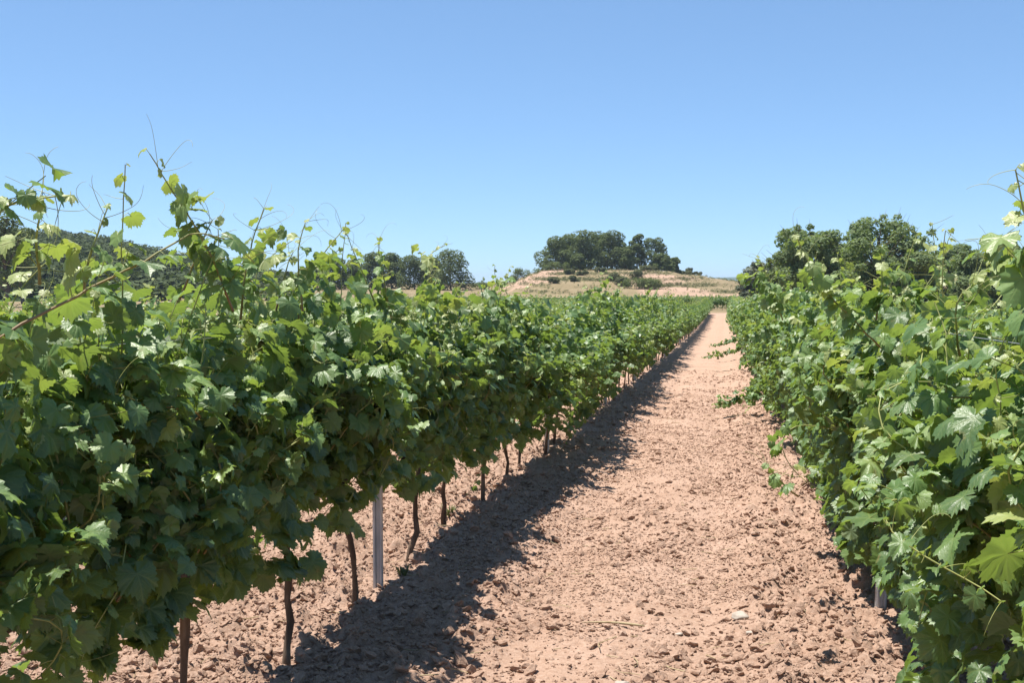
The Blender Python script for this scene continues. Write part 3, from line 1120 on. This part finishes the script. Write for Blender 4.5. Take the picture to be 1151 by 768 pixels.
# ------------------------------------------------------------------ trees and bushes
def foliage_quads(C, Rr, per, size, r, up=0.35, squash=0.8, tint0=None, long=1.0, shell=0.45):
    """many small leaf faces spread through lobes (centres C, radii Rr)"""
    k = len(C)
    n = np.maximum(14, (per * (Rr / Rr.mean()) ** 2)).astype(int)
    idx = np.repeat(np.arange(k), n)
    m = len(idx)
    D = r.normal(0, 1, (m, 3))
    D[:, 2] += up
    D /= np.linalg.norm(D, axis=1)[:, None]
    rad = Rr[idx] * (shell + (1.07 - shell) * r.random(m) ** 0.55)
    P = C[idx] + D * rad[:, None] * np.array([1, 1, squash])
    nn = D + r.normal(0, 0.55, (m, 3)) + np.array([0, 0, 0.65])
    nn /= np.linalg.norm(nn, axis=1)[:, None]
    a = np.cross(nn, r.normal(0, 1, (m, 3)))
    a /= np.linalg.norm(a, axis=1)[:, None]
    b = np.cross(nn, a)
    s = size * (0.55 + 0.9 * r.random(m))
    A, B = a * (s * long)[:, None], b * s[:, None]
    V = np.stack([P - A * .6, P + B * .45 - A * .05, P + A * .6, P - B * .45 + A * .1], 1).reshape(-1, 3)
    Fq = np.arange(m * 4).reshape(-1, 4)
    lob = 0.5 + r.normal(0, 0.14) + r.normal(0, 0.13, k) if tint0 is None else tint0
    tint = np.clip(lob[idx] + r.normal(0, 0.13, m), 0, 1)
    return V, Fq, np.repeat(tint, 4)


def tree(name, base, h, wd, label, cat, mat, group=None, seed=0, crown_from=0.25, lobes=16, per=150, leaf=0.35, taper=0.5, squash=0.75, lobe_r=0.24, trunk_r=None, trunks=1, long=1.0, lean=0.0, flat=1.0, tufts=0):
    r = np.random.default_rng(seed)
    root = empty(name, base)
    tb = Buf()
    C, Rr = [], []
    for k in range(lobes):
        f = (k + 0.5) / lobes
        z = crown_from + (1 - crown_from) * (0.10 + 0.80 * f)
        prof = math.sin(math.pi * min(1, max(0.0, (z - crown_from) / (1 - crown_from)) ** taper * 0.92 + 0.05)) ** 0.6
        a = k * 2.4 + r.normal(0, 0.5)
        rr = wd * 0.5 * prof * (0.25 + 0.62 * r.random() ** 0.6)
        C.append([rr * math.cos(a) + lean * h * z, rr * math.sin(a) * flat, z * h])
        Rr.append(wd * lobe_r * (0.65 + 0.6 * r.random()))
    C, Rr = np.array(C), np.array(Rr)
    topk = C[:, 2] + Rr * squash
    C[:, 2] -= np.maximum(0, topk - h)
    if tufts:                                                       # thin sprays that break up the outline
        j = r.integers(0, lobes, tufts)
        D = r.normal(0, 1, (tufts, 3))
        D[:, 2] = np.abs(D[:, 2]) * 1.2 - .2
        D /= np.linalg.norm(D, axis=1)[:, None]
        C = np.concatenate([C, C[j] + D * (Rr[j] * r.uniform(1.0, 1.45, tufts))[:, None]])
        Rr = np.concatenate([Rr, Rr[j] * r.uniform(.22, .38, tufts)])
    tr = trunk_r or h * 0.022
    for q in range(trunks):
        a0 = r.random() * 6.28
        off = 0.0 if trunks == 1 else 0.03 * h
        zz = np.linspace(-0.4, h * 0.8, 8)
        P = np.column_stack([off * math.cos(a0) + lean * zz + np.cumsum(r.normal(0, 0.012 * h, 8)), off * math.sin(a0) + np.cumsum(r.normal(0, 0.012 * h, 8)), zz])
        tb.tube(P, tr * np.linspace(1.15, 0.25, 8) / (1 if trunks == 1 else 1.4), 7)
        for k in range(q, len(C), trunks):
            zi = np.clip(C[k][2] * 0.62 - 0.02 * h, 0.1 * h, h * 0.75)
            p0 = np.array([np.interp(zi, zz, P[:, c]) for c in range(3)])
            mid = (p0 + C[k]) / 2 + np.array([0, 0, -0.03 * h]) + r.normal(0, 0.02 * h, 3)
            tb.tube([p0, mid, C[k], C[k] + (C[k] - mid) * 0.4], tr * np.array([0.38, 0.27, 0.15, 0.05]), 5)
    tb.build('trunk', M_TBARK, root, True)
    V, Fq, T = foliage_quads(C, Rr, per, leaf, r, squash=squash, long=long, shell=0.72 if mat is M_PINE else 0.3)
    mesh_obj('crown', V, Fq, mat, root, False, {'tint': ('FLOAT', T)})
    tag(root, label, cat, group)
    return root


def bush(name, base, wd, h, label, mat, seed, group=None, per=130, leaf=0.22, lobes=10):
    r = np.random.default_rng(seed)
    root = empty(name, base)
    C = np.column_stack([wd * .5 * r.uniform(-.72, .72, lobes), wd * .35 * r.uniform(-.7, .7, lobes), h * r.uniform(.25, .62, lobes)])
    Rr = h * r.uniform(.26, .40, lobes)
    C[:, 2] *= 1 - 0.45 * (np.abs(C[:, 0]) / (wd * .5)) ** 2
    ca, sa = RGT
    C = np.column_stack([C[:, 0] * ca - C[:, 1] * sa, C[:, 0] * sa + C[:, 1] * ca, C[:, 2]])
    b = Buf()
    for k in range(lobes):
        b.tube([C[k] * np.array([.3, .3, 0]) + np.array([0, 0, -.2]), C[k] * np.array([.7, .7, .5]), C[k]], [0.05, 0.035, 0.012], 5)
    b.build('stems', M_TBARK, root, True)
    V, Fq, T = foliage_quads(C, Rr, per, leaf, r, squash=0.9)
    mesh_obj('foliage', V, Fq, mat, root, False, {'tint': ('FLOAT', T)})
    tag(root, label, 'bush', group)
    return root


def stand(px, d):
    p = FWD * d + RGT * ((px - 575.5) / F * d)
    return (p[0], p[1], land_z(p[0], p[1]) - 0.05)


def height_to(px, py_top, d, base):
    return EYE - (py_top - HZ) / F * d - base[2]


rg = np.random.default_rng(66)
wgt = (0.03 + BANK ** 1.5).ravel()
pick = rg.choice(wgt.size, 4200, p=wgt / wgt.sum())
C = np.column_stack([HX.ravel()[pick], HY.ravel()[pick], HZg.ravel()[pick] + 0.12]) + rg.normal(0, 0.25, (4200, 3)) * np.array([1, 1, .1])
V, Fq, T = foliage_quads(C, rg.uniform(.15, .55, 4200), 12, 0.13, rg, up=0.9, squash=0.7, tint0=np.clip(rg.normal(.62, .25, 4200), 0, 1))
tag(mesh_obj('scrub_grass', V, Fq, M_SCRUB, None, False, {'tint': ('FLOAT', T)}), 'dry olive grass and low scrub on the terrace banks', 'grass', kind='stuff')

PG = 'pines on the terraced hill'
pines = [  # px centre, px width, py top, distance, label
    (624, 38, 266, 256, 'broad dark pine at the left end of the hilltop clump'),
    (641, 36, 263, 262, 'dark pine second from the left end of the hilltop clump'),
    (656, 40, 259, 256, 'tall full pine in the left half of the hilltop clump'),
    (672, 40, 260, 264, 'dark pine in the middle of the big left hilltop clump'),
    (686, 38, 259, 257, 'tall rounded pine at the right side of the big left clump'),
    (650, 18, 285, 250, 'small young pine standing before the big left hilltop clump'),
    (697, 26, 271, 275, 'shadowed pine behind the gap in the hilltop clump'),
    (703, 22, 276, 254, 'lower olive green pine just right of the gap in the clump'),
    (716, 20, 261, 258, 'slender pine with a knobbly top standing right of the gap'),
    (735, 30, 266, 258, 'wide spreading pine in the right half of the hilltop clump'),
    (744, 22, 285, 254, 'lower pine near the right end of the hilltop clump'),
    (757, 16, 289, 257, 'small pine at the right end of the hilltop clump'),
]
for n, (px, pw, pt, d, lab) in enumerate(pines):
    b = stand(px, d)
    h = height_to(px, pt, d, b)
    tree('pine_tree', b, h, pw / F * d * 1.03, lab, 'pine tree', M_PINE, PG, 300 + n, -0.04 if n not in (8, 9) else 0.04, lobes=24 if pw > 30 else 17, per=240, leaf=0.30, taper=0.55, lobe_r=0.21, squash=0.7)

LP = 'pines beyond the left vines'
for n, (px, pw, pt, d, lab) in enumerate([
    (507, 42, 280, 250, 'rounded dark pine at the right end of the tree line beyond the left vines'),
    (487, 24, 290, 262, 'dark pine just left of the rounded one beyond the left vines'),
    (466, 34, 287, 255, 'broad dark pine in the middle of the tree line beyond the left vines'),
    (440, 30, 284, 262, 'bushy dark pine left of the middle of the tree line'),
    (420, 28, 283, 255, 'tallest dark pine in the left half of the tree line'),
    (397, 26, 290, 262, 'low dark pine half hidden behind tall vine shoots'),
    (375, 30, 289, 255, 'dark pine at the left end of the tree line beyond the vines'),
    (352, 26, 296, 262, 'leftmost small dark pine mostly hidden by the left vines'),
]):
    b = stand(px, d)
    h = height_to(px, pt, d, b)
    tree('pine_tree', b, h, pw / F * d * 1.05, lab, 'pine tree', M_PINE, LP, 340 + n, -0.04, lobes=24, per=240, leaf=0.30, taper=0.6, lobe_r=0.22)
b = stand(6, 150)
tree('pine_tree', b, height_to(6, 236, 150, b), 6.0, 'dark pine behind the vines at the far left edge', 'pine tree', M_PINE, None, 360, 0.15, lobes=20, per=200, leaf=0.3, taper=0.7)
b = stand(26, 165)
tree('pine_tree', b, height_to(26, 252, 165, b), 4.5, 'smaller dark pine beside the one at the far left edge', 'pine tree', M_PINE, None, 361, 0.15, lobes=14, per=180, leaf=0.3, taper=0.7)

for n, (px, pw, pt, d, mat, nm, lab) in enumerate([
    (985, 98, 239, 112, M_BROAD, 'walnut_tree', 'tallest leafy tree beyond the right vines, open uneven top'),
    (908, 84, 254, 108, M_BROAD, 'walnut_tree', 'leafy tree left of the tallest one beyond the right vines'),
    (948, 60, 268, 118, M_BROAD, 'walnut_tree', 'lower leafy tree filling the gap between the two tallest right trees'),
    (868, 56, 292, 112, M_OLIVE, 'olive_tree', 'grey green low tree at the left foot of the leafy right trees'),
    (1026, 52, 282, 106, M_BROAD, 'walnut_tree', 'shorter leafy tree at the right shoulder of the tallest tree'),
    (1066, 44, 274, 128, M_BROAD, 'walnut_tree', 'small tree with a rounded knob top right of the tallest tree'),
    (1100, 62, 283, 120, M_BROAD, 'walnut_tree', 'low dense tree second from the right edge beyond the vines'),
    (1142, 64, 279, 122, M_BROAD, 'walnut_tree', 'low dense tree at the right edge beyond the vines'),
    (1190, 60, 288, 118, M_BROAD, 'walnut_tree', 'low dense tree just outside the right edge'),
]):
    b = stand(px, d)
    h = height_to(px, pt, d, b)
    tree(nm, b, h, pw / F * d * 1.3, lab, 'tree', mat, 'leafy trees beyond the right vines', 380 + n, 0.0, lobes=36 if pw > 70 else 22, per=150, leaf=0.19, taper=0.8, lobe_r=0.14 if pw > 70 else 0.18, squash=0.72, trunk_r=0.14, long=1.3, tufts=80)

BG = 'bushes on the terraced hill'
for n, (px, pw, hh, d, mat, lab) in enumerate([
    (732, 26, 2.3, 215, M_PINE, 'dark green dense bush on the lower terrace, right of the scrub'),
    (714, 26, 2.2, 216, M_PINE, 'dark green bush touching the left side of the dense terrace bush'),
    (700, 20, 1.9, 220, M_SCRUB, 'grey green scrub bush left of the dark terrace bushes'),
    (690, 18, 2.2, 226, M_SCRUB, 'light green bush above the scrub in the middle of the terrace'),
    (715, 10, 2.6, 228, M_SCRUB, 'bright green upright bush above the dark terrace bushes'),
    (622, 12, 1.6, 222, M_SCRUB, 'small grey bush on the bank at the left of the hill'),
    (645, 12, 1.5, 226, M_SCRUB, 'small scrubby bush on the reddish bank'),
    (655, 18, 1.2, 236, M_SCRUB, 'low dark scrub on the upper terrace below the pines'),
    (640, 14, 1.3, 238, M_SCRUB, 'low round scrub at upper terrace left of the pines foot'),
    (674, 16, 1.2, 240, M_SCRUB, 'low straggling scrub under the middle pines'),
    (730, 26, 1.6, 244, M_SCRUB, 'low olive scrub under the right hand pines'),
    (626, 26, 2.0, 249, M_PINE, 'dark bush at the foot of the leftmost hilltop pines'),
    (592, 30, 2.3, 262, M_PINE, 'dark mound of bush on the hill crest left of the pines'),
    (578, 20, 1.8, 268, M_SCRUB, 'olive bush at the left end of the hill crest'),
    (540, 22, 1.9, 255, M_PINE, 'low dark bush right of the rounded left pine'),
    (770, 16, 1.3, 258, M_SCRUB, 'low scrub on the crest right of the hilltop pines'),
    (783, 14, 1.1, 262, M_SCRUB, 'last low scrub where the hill crest runs out'),
    (787, 9, 2.4, 128, M_BROAD, 'dark upright bush at the far end of the left vine row'),
    (841, 9, 3.2, 150, M_OLIVE, 'small grey green bush beyond the far end of the right row'),
]):
    b = stand(px, d)
    if d > 200 and mat is M_PINE:
        pw, hh = pw * 1.3, hh * 1.2
    bush('bush', b, pw / F * d, hh, lab, mat, 500 + n, BG if n < 17 else None, per=150, leaf=0.2 if d > 200 else 0.13)
b = stand(774, 262)
tree('small_tree', b, height_to(774, 301, 262, b), 2.2, 'tiny lone tree on the crest right of the pine clump', 'tree', M_OLIVE, None, 470, 0.45, lobes=7, per=110, leaf=0.25, trunk_r=0.1)

# ------------------------------------------------------------------ far wooded hill and far ridge
def ridge(name, d0, depth, u0, u1, prof, res, mat=None, fan=None):
    uu = np.linspace(u0, u1, res)
    vv = np.linspace(0, 1, 40)
    U, Vv = np.meshgrid(uu, vv)
    D = d0 + depth * Vv
    if fan:
        U = U * (D / fan)
    top = np.array([prof(a) for a in uu])
    base = np.array([float(base_z(*(FWD * d0 + RGT * a))) for a in uu])
    shape = np.sin(np.pi * np.clip(Vv * 0.9, 0, 1)) ** 0.9
    Z = base[None] - 3 + (top - base + 3)[None] * shape + (fbm(U * .02, D * .02, 31, 4) - .5) * 3 * shape
    X = D * FWD[0] + U * RGT[0]
    Y = D * FWD[1] + U * RGT[1]
    a, b = U.shape
    i = (np.arange(a - 1)[:, None] * b + np.arange(b - 1)[None])
    q = np.stack([i, i + 1, i + b + 1, i + b], -1).reshape(-1, 4)
    o = mesh_obj(name, np.stack([X, Y, Z], -1).reshape(-1, 3), q, mat, None, True, {'tint': ('FLOAT', np.full(X.size, .4))})
    tag(o, kind='structure')
    return X, Y, Z, shape


def prof_left(u):
    d = 480
    px = u / d * F + 575.5
    return EYE - (np.interp(px, [-400, -150, 0, 60, 110, 165, 215, 270, 330, 420], [303, 282, 274, 277, 282, 291, 301, 309, 316, 324]) - HZ) / F * d


X, Y, Z, S = ridge('wooded_hill', 160, 560, -360, -92, prof_left, 140, M_FOREST, 480.0)
r = np.random.default_rng(9)
sel = np.flatnonzero((S > 0.12).ravel())
pick = r.choice(sel, 5200)
jx = r.normal(0, 2.0, (5200, 2))
C = np.column_stack([X.ravel()[pick] + jx[:, 0], Y.ravel()[pick] + jx[:, 1], Z.ravel()[pick] + 0.8])
V, Fq, T = foliage_quads(C, r.uniform(1.6, 3.4, 5200), 40, 0.9, r, up=0.7, squash=0.9, tint0=np.clip(r.normal(.45, .2, 5200), 0, 1))
o = mesh_obj('forest', V, Fq, M_FOREST, None, False, {'tint': ('FLOAT', T)})
tag(o, 'dark green woodland covering the hill beyond the left vines', 'woodland', kind='stuff')


def prof_far(u):
    d = 3400
    px = u / d * F + 575.5
    return EYE - (np.interp(px, [300, 700, 790, 830, 870, 950, 1200, 1400], [319, 317, 313.5, 311.5, 310.5, 310, 309, 311]) - HZ) / F * d


ridge('distant_ridge', 3000, 900, -900, 2300, prof_far, 160, M_FOREST)

# ------------------------------------------------------------------ summer haze
hz = Buf()
bx = np.array([[a, b, c] for c in (-24.0, 48.0) for b in (-700.0, 7200.0) for a in (-5600.0, 5600.0)])
hz.add(bx, F4=[[0, 2, 3, 1], [4, 5, 7, 6], [0, 1, 5, 4], [2, 6, 7, 3], [0, 4, 6, 2], [1, 3, 7, 5]])
mh, th = new_mat('summer_haze')
pv = th.nodes.new('ShaderNodeVolumePrincipled')
pv.inputs['Color'].default_value = (0.72, 0.85, 1.0, 1)
pv.inputs['Density'].default_value = HAZE
pv.inputs['Anisotropy'].default_value = 0.2
th.links.new(pv.outputs[0], th.nodes.new('ShaderNodeOutputMaterial').inputs['Volume'])
tag(hz.build('haze', mh), 'thin bluish summer haze over the far hills', 'haze', kind='stuff')

# ------------------------------------------------------------------ small things on the path
p = at(695, 658, 6.0)
b = Buf()
x0, y0 = p[0], EYE * F / 340 * 0.98
q = np.array([[x0 - 0.16 + 0.32 * t, y0 + 0.03 * math.sin(t * 3) - 0.05 * t, 0] for t in np.linspace(0, 1, 8)])
q[:, 2] = ground_z(q[:, 0], q[:, 1]).max() + 0.006 + 0.012 * np.linspace(0, 1, 8)
b.tube(q, [0.002, 0.004, 0.005, 0.006, 0.007, 0.008, 0.007, 0.004], 6)
tag(b.build('dry_stalk', M_STRAW, None, True), 'pale dry stalk lying on the bare path', 'stalk')


def stone(px, py, s, seed, label):
    r = np.random.default_rng(seed)
    V, Fa = ico(3)
    P = V + 0.2 * np.sin(V[:, [1, 2, 0]] * 2.3 + r.random(3) * 6) + 0.08 * np.sin(V[:, [2, 0, 1]] * 6 + 1)
    P = P * np.array([1, .8, .5]) * s
    d = EYE * F / (py - HZ - 27) * 0.985
    g = at(px, py, d)
    z = float(ground_z(g[0], g[1]))
    o = mesh_obj('stone', P, Fa, M_STONE, None, True)
    o.location = (g[0], g[1], z + s * 0.25)
    tag(o, label, 'stone', 'pale stones on the path')


stone(835, 676, 0.042, 1, 'flat whitish stone on the path near the right row')
stone(846, 692, 0.026, 2, 'small pale stone just below the flat whitish one')
stone(700, 748, 0.030, 3, 'rounded pale clod-like stone at the bottom of the path')
stone(766, 690, 0.020, 4, 'tiny pale stone left of the flat whitish one')


def weed(px, py, h, n, seed, label):
    r = np.random.default_rng(seed)
    d = EYE * F / (py - HZ - 27) * 0.985
    g = at(px, py, d)
    z = float(ground_z(g[0], g[1]))
    b = Buf()
    for k in range(n):
        a = r.random() * 6.28
        l = h * (0.5 + 0.6 * r.random())
        o = np.array([math.cos(a), math.sin(a), 0])
        sd_ = np.array([-o[1], o[0], 0])
        w_ = 0.004 + 0.005 * r.random()
        st = o * r.random() * 0.04
        P = [st, st + o * l * .25 + np.array([0, 0, l * .6]), st + o * l * .65 + np.array([0, 0, l * .8])]
        V = [P[0] - sd_ * w_ * .5, P[0] + sd_ * w_ * .5, P[1] - sd_ * w_, P[1] + sd_ * w_, P[2]]
        b.add(np.array(V), F3=[[2, 3, 4]], F4=[[0, 1, 3, 2]], tint=float(np.clip(.6 + r.normal(0, .15), 0, 1)))
    o = b.build('weed', M_SCRUB)
    o.location = (g[0], g[1], z)
    tag(o, label, 'weed', 'weeds by the vine rows')


weed(505, 576, 0.10, 34, 1, 'small green weed under the left vines past the nearest post')
weed(452, 632, 0.07, 20, 2, 'tiny weed at the foot of the slanting left vine trunk')
weed(655, 456, 0.13, 40, 3, 'pale green weed tuft by the far left posts')
weed(640, 470, 0.10, 30, 4, 'weed tuft before the pale one by the far left posts')
print('objects', len(bpy.data.objects))
